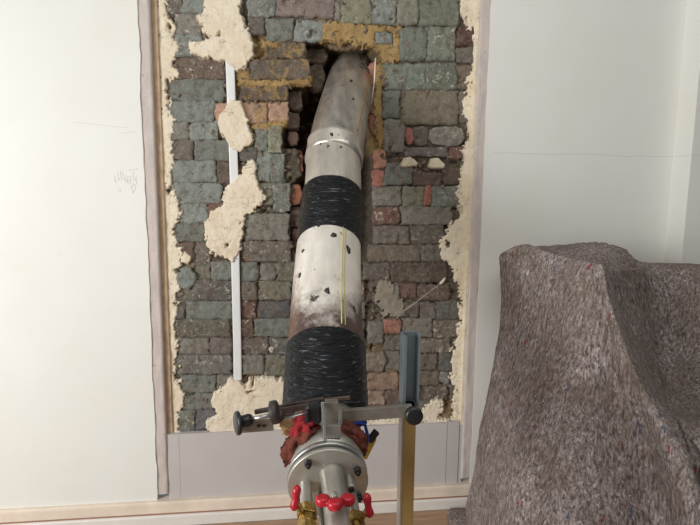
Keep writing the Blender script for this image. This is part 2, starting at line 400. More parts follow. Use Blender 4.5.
# ------------------------------------------------------------------ brick wall
HOLE = [(303, 43), (318, 39), (345, 43), (372, 46), (377, 58), (375, 100), (376, 122), (380, 150), (379, 175), (377, 210), (376, 240), (369, 268), (350, 275),
        (305, 275), (297, 255), (292, 240), (290, 213), (291, 190), (303, 176), (303, 160), (301, 149), (284, 146), (284, 128), (289, 118), (289, 86), (308, 84), (309, 60), (306, 57)]
OCH = (170, 142, 92); OCH2 = (146, 120, 76)
zones = [   # (pixel polygon, colour) of the mortar pigment
    ([(320, 20), (372, 22), (402, 26), (402, 62), (388, 66), (386, 100), (388, 150), (376, 150), (374, 100), (376, 60), (370, 46), (320, 44)], OCH),
    ([(236, 66), (262, 20), (275, 40), (305, 42), (312, 60), (312, 86), (290, 105), (288, 130), (268, 130), (240, 125), (236, 96)], OCH2),
    ([(376, 262), (405, 285), (410, 318), (378, 326), (366, 300)], (132, 124, 108)),
    ([(366, 345), (402, 345), (402, 425), (366, 420)], (158, 132, 106)),
    ([(236, 260), (262, 262), (262, 380), (238, 380)], (140, 112, 88)),
    ([(170, 245), (215, 250), (200, 330), (170, 330)], (146, 134, 104)),
    ([(440, 340), (462, 340), (462, 425), (430, 425)], (170, 146, 114)),
]
gx0, gx1, gz0, gz1 = XL0 + 0.02, XR0 - 0.005, zb - 0.02, ztop + 0.01
stp = 0.0058; nx = int((gx1 - gx0) / stp); nz = int((gz1 - gz0) / stp)
XX, ZZ = np.meshgrid(np.linspace(gx0, gx1, nx), np.linspace(gz0, gz1, nz))
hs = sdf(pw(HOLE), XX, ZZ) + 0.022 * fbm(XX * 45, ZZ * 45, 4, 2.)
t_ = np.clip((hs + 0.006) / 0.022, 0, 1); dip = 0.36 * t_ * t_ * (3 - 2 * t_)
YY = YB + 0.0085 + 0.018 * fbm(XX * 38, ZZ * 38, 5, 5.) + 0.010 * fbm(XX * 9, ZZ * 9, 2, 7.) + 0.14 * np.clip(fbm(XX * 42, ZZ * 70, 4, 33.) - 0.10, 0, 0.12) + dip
base = np.array(srgb((112, 102, 88))); colr = np.empty(XX.shape + (3,)); colr[:] = base
lo = np.clip((0.9 - ZZ + 0.1) / 0.3, 0, 1)[..., None]
for poly, c in zones:
    s_ = sdf(pw(poly), XX, ZZ) + 0.05 * fbm(XX * 30, ZZ * 30, 4, 9.)
    k_ = np.clip((s_ + 0.006) / 0.016, 0, 1)[..., None]; colr = colr * (1 - k_) + np.array(srgb(c)) * k_
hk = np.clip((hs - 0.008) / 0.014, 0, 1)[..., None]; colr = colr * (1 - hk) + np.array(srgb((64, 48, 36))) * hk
def gridmesh(name, X, Y, Z, keep=None):
    r, c = X.shape; v = np.stack([X, Y, Z], -1).reshape(-1, 3)
    i = np.arange(r * c).reshape(r, c); q = np.stack([i[:-1, :-1], i[:-1, 1:], i[1:, 1:], i[1:, :-1]], -1).reshape(-1, 4)
    if keep is not None:
        kq = keep[:-1, :-1] | keep[:-1, 1:] | keep[1:, 1:] | keep[1:, :-1]; q = q[kq.ravel()]
        used = np.unique(q); mp = np.full(r * c, -1); mp[used] = np.arange(len(used)); v = v[used]; q = mp[q]
    me = bpy.data.meshes.new(name); me.vertices.add(len(v)); me.vertices.foreach_set('co', v.ravel())
    me.loops.add(len(q) * 4); me.loops.foreach_set('vertex_index', q.ravel()); me.polygons.add(len(q))
    me.polygons.foreach_set('loop_start', np.arange(len(q)) * 4); me.polygons.foreach_set('loop_total', np.full(len(q), 4)); me.update(calc_edges=True); me.validate()
    return me
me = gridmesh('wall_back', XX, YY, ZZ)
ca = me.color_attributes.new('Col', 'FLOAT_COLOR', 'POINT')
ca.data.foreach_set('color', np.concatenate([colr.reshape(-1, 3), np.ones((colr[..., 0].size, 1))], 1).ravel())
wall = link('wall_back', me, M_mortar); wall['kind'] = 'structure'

def brick(x0, y0, x1, y1, col, dep=0.0, rnd_c=0.25, name='brick', mat=None, tilt=0.0, jig=0.0022, proud=None):
    """one brick from its pixel rectangle; a rounded, chipped block"""
    if dep < 0.012: x0, y0, x1, y1 = x0 - .8, y0 - .8, x1 + .8, y1 + .9
    a = onY(x0, y0, YB); b = onY(x1, y0, YB); c = onY(x1, y1, YB); d = onY(x0, y1, YB)
    j = lambda: rnd.uniform(-jig, jig)
    Q = [np.array((p.x + j(), p.z + j())) for p in (a, b, c, d)]
    wid, hei = abs(Q[1][0] - Q[0][0]), abs(Q[0][1] - Q[3][1])
    nu = max(8, min(26, int(wid / 0.0075))); nv_ = max(7, min(12, int(hei / 0.0075)))
    u = np.linspace(-1, 1, nu + 1); v = np.linspace(-1, 1, nv_ + 1); U, V = np.meshgrid(u, v)
    # square -> rounded
    k = rnd_c; U2 = U * np.sqrt(1 - k * V * V * U * U * 0.5); V2 = V * np.sqrt(1 - k * U * U * V * V * 0.5)
    s, t = (U2 + 1) / 2, (1 - (V2 + 1) / 2)
    px = (Q[0][0] * (1 - s) + Q[1][0] * s) * (1 - t) + (Q[3][0] * (1 - s) + Q[2][0] * s) * t
    pz = (Q[0][1] * (1 - s) + Q[1][1] * s) * (1 - t) + (Q[3][1] * (1 - s) + Q[2][1] * s) * t
    sd_ = rnd.uniform(0, 60)
    px = px + 0.022 * fbm(px * 75, pz * 75, 3, sd_) * (np.abs(U) > 0.9); pz = pz + 0.014 * fbm(px * 75, pz * 75, 3, sd_ + 5) * (np.abs(V) > 0.9)
    pr = rnd.uniform(-0.002, 0.004) if proud is None else proud
    tx, tz = rnd.uniform(-.02, .02), rnd.uniform(-.03, .03)
    ed = np.maximum(np.abs(U) ** 8, np.abs(V) ** 8)
    py = YB + dep - pr + 0.008 * fbm(px * 30, pz * 30, 2, sd_ + 9) + 0.015 * fbm(px * 70, pz * 70, 4, sd_ + 9) + 0.012 * np.clip(fbm(px * 45, pz * 60, 3, sd_ + 30) - 0.14, 0, 1) * 4 + (px - px.mean()) * tx + (pz - pz.mean()) * tz + ed * 0.002
    vs = np.stack([px, py, pz], -1).reshape(-1, 3).tolist(); nc = nu + 1; fs = []
    for i in range(nv_):
        for q in range(nu): fs.append((i * nc + q, i * nc + q + 1, (i + 1) * nc + q + 1, (i + 1) * nc + q))
    loop = [q for q in range(nc)] + [i * nc + nu for i in range(1, nv_ + 1)] + [nv_ * nc + q for q in range(nu - 1, -1, -1)] + [i * nc for i in range(nv_ - 1, 0, -1)]
    o0 = len(vs); cx, cz = float(px.mean()), float(pz.mean())
    for q in loop:
        x_, y_, z_ = vs[q]; vs.append((cx + (x_ - cx) * 1.01, YB + dep + (0.022 if dep < .05 else 0.12), cz + (z_ - cz) * 1.01))
    n = len(loop)
    for q in range(n): fs.append((loop[(q + 1) % n], loop[q], o0 + q, o0 + (q + 1) % n))
    fs.append(tuple(o0 + q for q in range(n)))
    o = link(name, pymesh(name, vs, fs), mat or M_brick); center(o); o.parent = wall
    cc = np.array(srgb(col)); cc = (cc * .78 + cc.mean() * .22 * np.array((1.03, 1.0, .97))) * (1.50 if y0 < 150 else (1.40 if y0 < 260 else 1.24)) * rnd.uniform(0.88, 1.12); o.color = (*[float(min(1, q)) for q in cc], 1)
    return o
T = (124, 132, 124); T2 = (112, 118, 108); G = (122, 118, 106); GB = (104, 96, 84); BR = (98, 78, 64); DK = (84, 70, 54); MV = (132, 114, 106)
OL = (118, 118, 96); DG = (92, 92, 84); RD = (158, 92, 70); PK = (176, 134, 104); OCB = (120, 96, 62); RB = (110, 74, 60)
bricks = [
 # left zone
 (166, -2, 182, 13, GB), (183, -3, 208, 12, T), (176, 15, 201, 35, G), (175, 36, 201, 56, T), (202, 14, 226, 34, T), (203, 36, 226, 55, T2), (176, 57, 224, 78, BR), (168, 80, 223, 101, T2),
 (167, 102, 214, 121, T), (215, 103, 229, 122, PK), (172, 122, 190, 139, G), (191, 122, 217, 139, T), (171, 140, 193, 159, GB), (195, 141, 229, 160, T2),
 (173, 161, 215, 182, T), (217, 161, 230, 182, BR), (172, 183, 221, 203, T), (180, 204, 207, 222, T), (208, 204, 228, 220, RB),
 (174, 223, 205, 241, T2), (207, 224, 236, 241, T), (178, 243, 193, 260, BR), (195, 243, 210, 262, GB), (212, 262, 232, 279, T), (196, 263, 210, 279, OL),
 (193, 281, 231, 300, DG), (186, 302, 231, 318, T2), (176, 303, 185, 318, DG), (174, 320, 230, 337, (98, 94, 76)), (180, 339, 208, 354, G), (209, 339, 231, 354, (118, 106, 98)), (176, 356, 231, 373, (106, 104, 96)),
 (182, 376, 215, 392, T2), (217, 376, 234, 391, G), (180, 394, 212, 409, T2), (178, 411, 194, 431, T2), (196, 411, 216, 430, (96, 96, 100)),
 (172, 281, 192, 300, (112, 108, 92)),
 # between conduit and chimney hole
 (248, -4, 274, 16, T), (275, -4, 305, 15, MV), (306, -4, 334, 17, MV), (335, -4, 340, 18, G), (249, 17, 264, 34, GB), (266, 19, 293, 40, T2), (295, 20, 324, 40, T),
 (266, 42, 305, 57, DK), (250, 60, 309, 78, (96, 84, 70)), (240, 86, 287, 100, DK), (243, 103, 266, 122, PK), (269, 103, 288, 121, PK), (240, 148, 256, 160, DG),
 (256, 130, 268, 150, T2), (269, 127, 282, 152, (124, 132, 110)), (257, 152, 270, 180, T), (271, 154, 284, 182, T2), (258, 183, 272, 204, OL), (273, 184, 290, 211, T2), (242, 196, 257, 211, GB),
 (246, 214, 289, 240, G), (243, 242, 291, 261, GB), (241, 263, 258, 280, T2), (260, 264, 276, 280, G), (278, 263, 295, 280, OL), (242, 283, 257, 300, (104, 92, 80)), (259, 282, 290, 299, (122, 120, 96)),
 (241, 302, 256, 318, RB), (258, 302, 290, 317, (84, 84, 84)), (241, 320, 253, 337, BR), (255, 319, 292, 336, T2), (241, 339, 268, 354, (106, 96, 86)), (270, 339, 291, 354, DG), (242, 356, 263, 374, G), (265, 356, 290, 375, OL),
 # above and right of the hole
 (342, -5, 371, 22, (128, 126, 98)), (372, -5, 396, 23, T), (397, -4, 418, 24, (116, 116, 98)), (420, -3, 458, 25, (110, 116, 96)), (376, 33, 392, 43, T), (401, 28, 426, 60, (110, 120, 104)), (427, 28, 455, 60, (108, 116, 98)),
 (457, 27, 474, 45, (84, 48, 40)), (457, 48, 473, 62, GB), (384, 64, 426, 89, (112, 122, 106)), (427, 64, 456, 89, (100, 106, 90)), (383, 92, 399, 117, T2), (401, 91, 458, 124, (114, 106, 84)),
 (384, 120, 404, 151, G), (407, 128, 413, 144, (176, 92, 82)), (414, 127, 428, 145, GB), (430, 127, 463, 145, G), (386, 163, 412, 184, T2), (405, 148, 448, 156, (108, 100, 98)), (414, 173, 441, 185, BR), (444, 168, 460, 184, BR), (449, 148, 463, 158, RB), (455, 66, 472, 88, (112, 96, 74)), (460, 92, 470, 122, GB),
 (374, 187, 401, 205, G), (403, 187, 424, 206, OL), (425, 186, 431, 205, RD), (432, 187, 458, 206, T2), (374, 208, 399, 224, RB), (401, 207, 452, 224, G),
 (374, 227, 409, 243, GB), (411, 226, 443, 243, (96, 88, 76)), (370, 246, 420, 261, (104, 92, 76)), (422, 246, 448, 261, GB), (364, 264, 389, 279, GB), (391, 264, 447, 281, (82, 68, 54)),
 (384, 285, 399, 299, T2), (401, 285, 416, 297, RB), (418, 286, 449, 300, BR), (420, 303, 435, 319, GB), (436, 302, 459, 319, DG), (385, 320, 400, 333, (166, 104, 80)), (404, 303, 418, 317, GB),
 (403, 319, 432, 336, G), (434, 321, 460, 337, (108, 96, 78)), (369, 322, 383, 343, G), (386, 336, 402, 350, GB), (404, 339, 417, 352, G), (419, 340, 449, 352, (112, 100, 84)), (451, 339, 460, 353, GB),
 (367, 353, 384, 371, (140, 124, 104)), (386, 352, 400, 370, G), (418, 355, 437, 369, GB), (439, 354, 452, 370, DG), (368, 374, 398, 389, (150, 118, 94)), (418, 372, 439, 385, (112, 98, 80)), (440, 372, 449, 382, T), (368, 392, 384, 404, (158, 132, 108)), (386, 391, 400, 405, BR), (425, 387, 447, 399, (98, 86, 72)), (450, 384, 458, 398, GB),
 (420, 401, 434, 410, GB),
]
for k_, (ya, yb) in enumerate(((282, 300), (302, 318), (320, 336), (339, 354), (356, 374), (376, 392), (394, 410), (412, 431))):
    xs_ = (296, 330, 366) if k_ % 2 else (296, 313, 349, 366)      # courses that pass behind the duct
    for xa, xb in zip(xs_, xs_[1:]): bricks.append((xa, ya, xb - 2, yb, rnd.choice((G, GB, DG, BR, OL))))
for b in bricks:
    x0_, y0_, x1_, y1_, col = b
    rc = 0.7 if (x0_ > 400 and x1_ < 464 and 110 < y0_ < 130) else rnd.choice((0.0, 0.03, 0.12))
    mt_ = M_brick_ochre if (236 < x0_ < 300 and 35 < y0_ < 130) else (M_brick_scab if (rnd.random() < .28 or (x0_, y0_) == (176, 57)) else M_brick)
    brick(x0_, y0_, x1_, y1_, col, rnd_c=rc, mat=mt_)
# round blob of old paint-covered mortar and rubble fragments
tag(brick(177, 268, 196, 288, T, rnd_c=1.6, proud=0.012, name='mortar_lump'), 'round blue-grey lump of painted mortar')
# bricks inside the breach, set back
for b in [(305, 43, 329, 58, DK, 0.07), (309, 60, 326, 84, DK, 0.07), (289, 87, 303, 108, DK, 0.05), (286, 110, 300, 128, BR, 0.05), (288, 130, 298, 145, RB, 0.04), (284, 148, 296, 168, RB, 0.02),
          (297, 150, 303, 172, (176, 104, 72), 0.015), (290, 184, 302, 205, (170, 92, 54), 0.02), (288, 207, 301, 228, BR, 0.03), (292, 230, 303, 250, RB, 0.03), (330, 38, 372, 47, OCB, 0.03),
          (370, 62, 377, 84, RD, 0.01), (369, 88, 378, 112, (160, 110, 84), 0.01), (370, 114, 380, 132, (150, 92, 74), 0.005), (374, 150, 385, 168, (190, 122, 92), 0.0), (374, 170, 384, 186, (186, 106, 84), 0.0)]:
    brick(*b[:5], dep=b[5], rnd_c=0.6)
# a loose row above the frame
for x in range(150, 480, 55): brick(x + 12, -22, x + 64, -6, G)

# rubble grit on the mortar: real small stones, joined
def grit(n, seed):
    r = random.Random(seed); bm = bmesh.new(); HP = np.array(pw(HOLE))
    k = 0
    while k < n:
        x = r.uniform(gx0 + .02, gx1 - .05); z = r.uniform(zb + .01, ztop - .02)
        if sdf(HP, np.array([x]), np.array([z]))[0] > -0.004: continue
        s = r.uniform(0.003, 0.009); m = Matrix.Translation((x, YB + 0.001, z)) @ Matrix.Rotation(r.uniform(0, 6), 4, 'Y') @ Matrix.Diagonal((s * r.uniform(.8, 2), s * 0.7, s, 1))
        v = bmesh.ops.create_icosphere(bm, subdivisions=1, radius=1, matrix=m)
        for q in v['verts']: q.co += Vector((r.uniform(-1, 1), r.uniform(-1, 1), r.uniform(-1, 1))) * s * 0.25
        k += 1
    o = bmobj('mortar_crumbs', bm, M_brick, None, False); o.color = (*srgb((132, 116, 98)), 1); o.parent = wall; o['kind'] = 'stuff'
grit(420, 3)

# plaster left on the brickwork
def plaster(name, poly, thick, amp=0.012, freq=55, holes=(), seed=0.0, mat=None, label=None, step=0.0034, spikes=True):
    pp = pw(poly, YB - thick); q = np.array(pp); x0, z0 = q.min(0) - 0.015; x1, z1 = q.max(0) + 0.015
    X, Z = np.meshgrid(np.arange(x0, x1, step), np.arange(z0, z1, step))
    s = sdf(pp, X, Z) + amp * 2.2 * fbm(X * freq, Z * freq, 5, seed) + amp * 1.4 * fbm(X * freq * 3.1, Z * freq * 3.1, 3, seed + 4)
    for h in holes: s = np.minimum(s, -sdf(pw(h, YB - thick), X, Z) + amp * 0.8 * fbm(X * 90, Z * 90, 3, seed))
    if spikes: s = np.minimum(s, 0.05 * (0.20 - fbm(X * 110, Z * 110, 3, seed + 50)) + 0.004 + np.clip(s - 0.012, 0, 1) * 0.6)
    if spikes: s = np.minimum(s, 0.052 * (fbm(X * 30, Z * 30, 5, seed + 20) + 0.26) * 1.2 + 0.012)
    e = np.clip((s + 0.004) / 0.008, 0, 1); h_ = (thick + 0.016) * np.clip(e * 1.6, 0, 1) ** 0.6 - 0.016
    Y = YB - h_ - 0.006 * fbm(X * 35, Z * 35, 4, seed + 3) - 0.004 * fbm(X * 8, Z * 8, 2, seed + 3)
    me = gridmesh(name, X, Y, Z, s > -0.004)
    o = link(name, me, mat or M_plaster); center(o); o.parent = wall
    if label: o['label'] = label
    return o
plaster('plaster_patch', [(205, -6), (242, -6), (240, 14), (246, 28), (254, 42), (252, 58), (245, 66), (237, 70), (224, 60), (206, 57), (190, 52), (190, 42), (203, 40), (210, 36), (203, 30), (197, 15), (205, 10)], 0.016, seed=1.,
        holes=[[(219, 30), (221, 30), (221, 36), (216, 36)]])
plaster('plaster_patch', [(229, 98), (240, 101), (245, 112), (248, 124), (254, 140), (248, 146), (240, 152), (232, 149), (226, 140), (220, 132), (218, 118), (226, 106)], 0.016, amp=0.008, seed=2.)
plaster('plaster_patch', [(240, 176), (247, 160), (253, 160), (256, 172), (258, 188), (265, 196), (260, 206), (246, 215), (242, 232), (240, 248), (232, 262), (222, 256), (214, 256), (206, 244), (204, 222), (212, 212), (222, 206), (224, 190)], 0.016, seed=3.,
        holes=[[(225, 243), (229, 243), (229, 248), (225, 248)]])
plaster('plaster_patch', [(232, 378), (246, 388), (252, 378), (262, 378), (284, 380), (300, 384), (300, 434), (210, 434), (204, 424), (218, 414), (210, 404), (216, 392), (226, 384)], 0.014, seed=4.,
        holes=[[(252, 376), (255, 376), (254, 388), (251, 388)], [(246, 392), (256, 390), (256, 392), (248, 395)]])
plaster('plaster_patch', [(154, -6), (166, -6), (168, 14), (172, 30), (176, 40), (175, 60), (178, 78), (166, 84), (168, 96), (174, 118), (172, 140), (173, 160), (170, 180), (176, 196), (182, 212), (176, 236), (180, 246), (186, 258), (178, 268), (176, 300), (178, 316), (174, 330), (178, 350), (176, 378), (184, 388), (184, 400), (178, 420), (180, 434), (168, 436), (164, 300), (158, 130)],
        0.006, amp=0.024, freq=42, seed=5., holes=[[(166, 20), (172, 22), (170, 32), (167, 30)], [(166, 94), (172, 94), (170, 99), (166, 98)], [(166, 188), (171, 188), (171, 195), (166, 195)]])
plaster('plaster_patch', [(465, -6), (484, -6), (478, 120), (474, 260), (466, 345), (463, 425), (452, 425), (456, 390), (450, 360), (458, 330), (462, 300), (456, 275), (450, 262), (440, 255), (443, 238), (450, 226), (462, 214), (458, 196), (462, 170), (464, 150), (470, 130), (462, 108), (466, 90), (474, 66), (476, 45), (470, 25), (460, 12)],
        0.006, amp=0.022, freq=42, seed=6., holes=[[(456, 214), (462, 214), (461, 220), (456, 219)], [(446, 240), (452, 243), (449, 247), (445, 245)]])
plaster('plaster_patch', [(401, 164), (404, 158), (411, 157), (418, 163), (417, 166), (402, 167)], 0.010, amp=0.003, seed=7., spikes=False)
plaster('plaster_patch', [(429, 166), (432, 159), (439, 158), (445, 164), (444, 168), (431, 168)], 0.010, amp=0.003, seed=8., spikes=False)
plaster('plaster_patch', [(424, 408), (432, 401), (442, 401), (444, 410), (436, 418), (450, 420), (458, 424), (420, 424)], 0.012, amp=0.014, seed=9.)
plaster('plaster_patch', [(366, 420), (384, 418), (402, 420), (402, 426), (366, 427)], 0.008, amp=0.012, seed=10.)
plaster('plaster_patch', [(184, 252), (192, 256), (188, 264), (180, 262)], 0.008, amp=0.006, seed=11.)
M_smear = plaster_mat('grey_mortar_smear', (156, 148, 132), (136, 128, 112), (120, 104, 88), (76, 64, 54), 0.9)
plaster('mortar_smear', [(378, 285), (386, 276), (392, 286), (398, 296), (404, 304), (406, 314), (396, 318), (384, 316), (376, 304)], 0.001, amp=0.022, seed=12., mat=M_smear, label='smooth grey smear of mortar', spikes=False)
M_och = plaster_mat('ochre_mortar', (184, 156, 106), (150, 122, 78), (128, 98, 68), (66, 54, 42), 1.8)
for k, pl in enumerate(([(322, 22), (340, 21), (372, 25), (400, 27), (400, 60), (392, 64), (384, 60), (376, 46), (350, 42), (322, 40)],
                        [(376, 64), (384, 66), (383, 100), (385, 140), (380, 152), (376, 140), (374, 110)],
                        [(244, 78), (270, 80), (310, 77), (310, 84), (280, 86), (244, 85)], [(262, 40), (284, 42), (280, 47), (262, 48)], [(270, 122), (288, 120), (286, 127), (262, 132), (252, 128), (254, 124)],
                        [(236, 62), (250, 62), (250, 84), (238, 84)])):
    plaster('mortar_joint', pl, -0.001, amp=0.014, seed=30. + k, mat=M_och, label='ochre-coloured lime mortar' if k == 0 else None, spikes=False,
            holes=[[(375, 32), (393, 32), (393, 44), (375, 44)]] if k == 0 else ())

# ------------------------------------------------------------------ conduit buried in the plaster
def bent_box(name, pts, wid, thk, mat):
    bm = bmesh.new(); rings = []
    for p in pts:
        rings.append([bm.verts.new(p + Vector((a * wid / 2, b, 0))) for a, b in ((-1, thk), (-1, 0.001), (-.75, 0), (.75, 0), (1, 0.001), (1, thk))])
    for A_, B_ in zip(rings, rings[1:]):
        for k in range(6): bm.faces.new((A_[k], A_[(k + 1) % 6], B_[(k + 1) % 6], B_[k]))
    bm.faces.new(rings[0]); bm.faces.new(rings[-1][::-1])
    return bmobj(name, bm, mat, None, False)
cp = [onY(x, y, YB - 0.011) for x, y in ((228, 30), (229.5, 58), (231, 95), (233, 150), (234.5, 200), (235, 250), (236, 300), (237, 340), (237.5, 380))]
con = bent_box('conduit', smoothpath(cp, 5), 0.031, 0.014, M_plastic)
tag(con, 'slim white plastic cable conduit running vertically down the bricks, partly plastered over', 'conduit')
# wire poking out of the wall and a sliver beside the elbow
wp = smoothpath([onY(395, 320, YB - 0.004), onY(404, 311, YB - 0.03), onY(418, 301, YB - 0.05), onY(432, 290, YB - 0.055), onY(440, 284, YB - 0.05)], 6)
wt = thing('cut_cable', 'thin pale cut cable sticking out diagonally from the bricks above the steel post', 'cable', wp[0])
tube('sheath', wp, [0.0028] * len(wp), M_smear, wt, 10)
tube('cable_end', [wp[-1], onY(443, 281, YB - 0.05), onY(445, 278, YB - 0.048)], [0.005, 0.006, 0.004], M_plaster, wt, 10)
sl = tube('pipe_straw', [onY(375.5, 58, 0.0), onY(374.5, 80, 0.0), onY(371.5, 104, 0.0)], [0.0024, 0.003, 0.0022], M_plaster, None, 8)
tag(sl, 'thin pale stick wedged between steel elbow and ochre mortar', 'stick'); sl.name = 'stick'

# pencil marks on the left wall
def pencil(pts, name='pencil_line', r=0.0011):
    p = [onY(x, y, -0.0003) for x, y in pts]; bm = bmesh.new()
    for a, b in zip(p, p[1:]): bar_bm(bm, a, b, r, 0.0008, up=(0, 0, 1) if abs((b - a).x) > abs((b - a).z) else (1, 0, 0))
    return bmobj(name, bm, M_pencil, wl, False)
pencil([(73, 122), (95, 124.5), (118, 127), (128, 127.6)]); pencil([(120, 133.5), (130, 132), (137, 132.2)])
pencil([(128, 170.5), (134, 169.5), (138, 168.5)], r=.0012); pencil([(114, 180), (122, 179.5), (134, 180.5)], r=.001)
for k in range(9):
    x = 115 + k * 2.6; y = 178 + rnd.uniform(-4, 6)
    pencil([(x, y - 4), (x + rnd.uniform(-1, 1), y + 2), (x + 2, y + 3 + rnd.uniform(0, 3))], 'pencil_scribble', 0.0009)
pencil([(131, 186), (133, 193), (136, 188), (134, 184), (131, 187)], 'pencil_scribble'); pencil([(118, 189), (121, 190), (119, 192)], 'pencil_scribble')

# ------------------------------------------------------------------ the duct
R0 = 0.095
ax = {}
def A_(px, py, w_): return P(px, py, 0.19 * FP / w_)
elb = [P(361, 64, 2.52), P(359, 64, 2.38), P(356.5, 67, 2.25), P(352, 78, 2.12), P(346.5, 99, 1.98), P(339, 130, 1.84), P(333.5, 163, 1.752)]
full = smoothpath([P(334, 143, 1.78), P(333.5, 165, 1.74), P(333, 188, 1.68), P(330.5, 222, 1.60), P(328, 262, 1.50), P(326.5, 300, 1.405), P(326, 340, 1.31), P(325.5, 380, 1.23), P(325.5, 417, 1.165)], 8)
secs = full[:24]; main = full[:]
duct = thing('metal_duct', 'round steel flue duct coming out of the broken brickwork, joints wrapped in black tape', 'duct', main[-1])
ee = smoothpath(elb, 6)
def dent(seed, amp):
    return lambda i, a: amp * float(fbm(np.array(i * 0.25 + seed), np.array(math.cos(a) * 1.5 + math.sin(a) * 1.1 + seed), 3))
n_ = len(ee)
def erad(i):
    t = i / (n_ - 1); r = 0.0925 + 0.002 * t
    return r + (0.004 if i > n_ - 4 else 0)
tube('elbow_section', ee, [erad(i) for i in range(n_)], M_elbow, duct, 48, dent(1, .02))
# mid band: joint rim
tube('upper_section', secs, [0.091] * len(secs), M_duct2, duct, 48, dent(2, .015))
zr = onY(0, 0, 0)
M_duct = duct_mat('stained_white_duct', (236, 230, 218), (212, 204, 192), 0.3, 0.05, full[45].z + 0.025, 0.42)
body = full[24:54]
tube('lower_section', body, [0.0945] * len(body), M_duct, duct, 48, dent(3, .014))
def tape(path, r0, seed, flare=0.0, ridge=7):
    # resample finely, overlapping wraps make sharp little ridges
    fine = []
    for a, b in zip(path, path[1:]):
        for k in range(5): fine.append(a.lerp(b, k / 5))
    fine.append(path[-1])
    n = len(fine); rad = [r0 + flare * (i / n) for i in range(n)]
    def rf(i, a):
        ph = (i / n) * ridge + 0.12 * math.sin(a + seed) + 0.05 * math.sin(3 * a + seed * 2)
        s = (ph % 1.0)
        return 0.018 * (1 - s) + 0.020 * float(fbm(np.array(i * 0.22 + seed), np.array(math.cos(a) * 2 + 3 * math.sin(a)), 3))
    return tube('black_tape', fine, rad, M_tape, duct, 64, rf)
tape(full[18:30], 0.0955, 1.0, 0.001, 6)
tape(full[50:], 0.0975, 4.2, -0.001, 8)
# long yellowish seam on the elbow and lower section
def seam_path(path, off, seg_r, tan=None):
    out = []; n = len(path)
    for i, p in enumerate(path):
        ax_ = tan or (path[min(i + 1, n - 1)] - path[max(i - 1, 0)]).normalized()
        d = Vector(CAM) - p; d = (d - ax_ * d.dot(ax_)).normalized(); t = ax_.cross(d).normalized()
        if t.x < 0: t = -t
        out.append(p + (t * math.sin(off) + d * math.cos(off)) * seg_r)
    return out
sp_ = seam_path(full[29:50], 0.40, 0.0955)
tube('seam', sp_, [0.0019] * len(sp_), M_seam, duct, 6)
sp_ = seam_path(full[29:50], 0.50, 0.0955)
tube('seam', sp_, [0.0012] * len(sp_), M_seam, duct, 6)
sp_ = seam_path(ee[19:34], 0.75, 0.0945)
tube('seam', sp_, [0.0022] * len(sp_), M_orange, duct, 6)
# spots of dark sealant splashed on the metal
def spot(parent, path, i, off, size, mat=M_brownblk, rr=0.0948):
    p = seam_path([path[i]], off, rr, (path[i + 1] - path[i - 1]).normalized())[0]; c = path[i]; nrm = (p - c).normalized(); t = (path[i + 1] - path[i]).normalized(); s = nrm.cross(t)
    bm = bmesh.new(); vs = []
    k = 9
    for a in range(k):
        r = size * rnd.uniform(.6, 1.2); an = 2 * math.pi * a / k
        vs.append(bm.verts.new(p + t * math.cos(an) * r * 1.4 + s * math.sin(an) * r - nrm * 0.0004))
    top = bm.verts.new(p + nrm * 0.0008)
    for a in range(k): bm.faces.new((vs[a], vs[(a + 1) % k], top))
    bm.faces.new(vs[::-1])
    bmobj('sealant_spot', bm, mat, parent)
for i, off, s in ((20, 0.30, .008), (19, 0.45, .012), (18, .52, .010), (18, .40, .007), (25, 0.0, .008), (28, 0.25, .006), (33, .15, .005), (21, .28, .006)): spot(duct, ee, i, off, s, M_brownblk, 0.0945)
for i, off, s in ((31, 0.12, .009), (33, .62, .011), (33, -.85, .01), (43, .02, .009), (29, -.35, .005), (45, .85, .007), (38, -.9, .008)): spot(duct, main, i, off, s, M_brownblk)
for i, off, s in ((3, -.1, .007), (8, .25, .005), (6, -.5, .004)): spot(duct, secs, i, off, s, M_brownblk, .0912)

# end plate assembly ---------------------------------------------------
fc = P(328, 482, 0.99); fn = Vector((0.0, -0.98, -0.17)).normalized()
rt = Vector((1, 0, 0)); rt = (rt - fn * rt.dot(fn)).normalized(); upv = rt.cross(fn) * -1
if upv.z < 0: upv = -upv
FR = 0.0768
# collar joining the tape to the plate
coll = [full[-1] + Vector((0, .01, -.01)), full[-1].lerp(fc, .3), full[-1].lerp(fc, .7), fc - fn * 0.010]
tube('collar', coll, [.074, .0735, .073, .073], M_plate, duct, 48)
bm = bmesh.new(); cyl(bm, fc - fn * 0.022, fc - fn * 0.011, FR + 0.001, 64, 0.002); bmobj('clamp_ring', bm, M_steel, duct)
bm = bmesh.new(); cyl(bm, fc - fn * 0.012, fc - fn * 0.003, FR - 0.003, 64, 0.001); bmobj('dark_gap_ring', bm, M_brownblk, duct)  # dark ring added to stand for the shaded groove behind the plate
bm = bmesh.new(); cyl(bm, fc - fn * 0.004, fc + fn * 0.006, FR, 64, 0.002); bmobj('end_plate', bm, M_plate, duct)
def F(px, py, out=0.006):
    """point on the end plate under a photo position"""
    r = Vector(ray(px, py)); o_ = Vector(CAM); t = (fc - o_).dot(fn) / r.dot(fn); return o_ + r * t + fn * out
for px, py in ((308, 460), (357, 467)):
    p = F(px, py); bt = bmesh.new(); cyl(bt, p - fn * .001, p + fn * .009, .0075, 6, .001); b_ = bmobj('bolt', bt, M_black, duct)
    bt = bmesh.new(); cyl(bt, p + fn * .009, p + fn * .016, .004, 12, .001); bmobj('stud', bt, M_black, b_)
for k, an in enumerate((-2.6, -0.5)):
    p = fc + (rt * math.cos(an) + upv * math.sin(an)) * .068 + fn * .006; bt = bmesh.new(); cyl(bt, p, p + fn * .009, .0075, 6, .001); bmobj('bolt', bt, M_black, duct)
fwd = fn
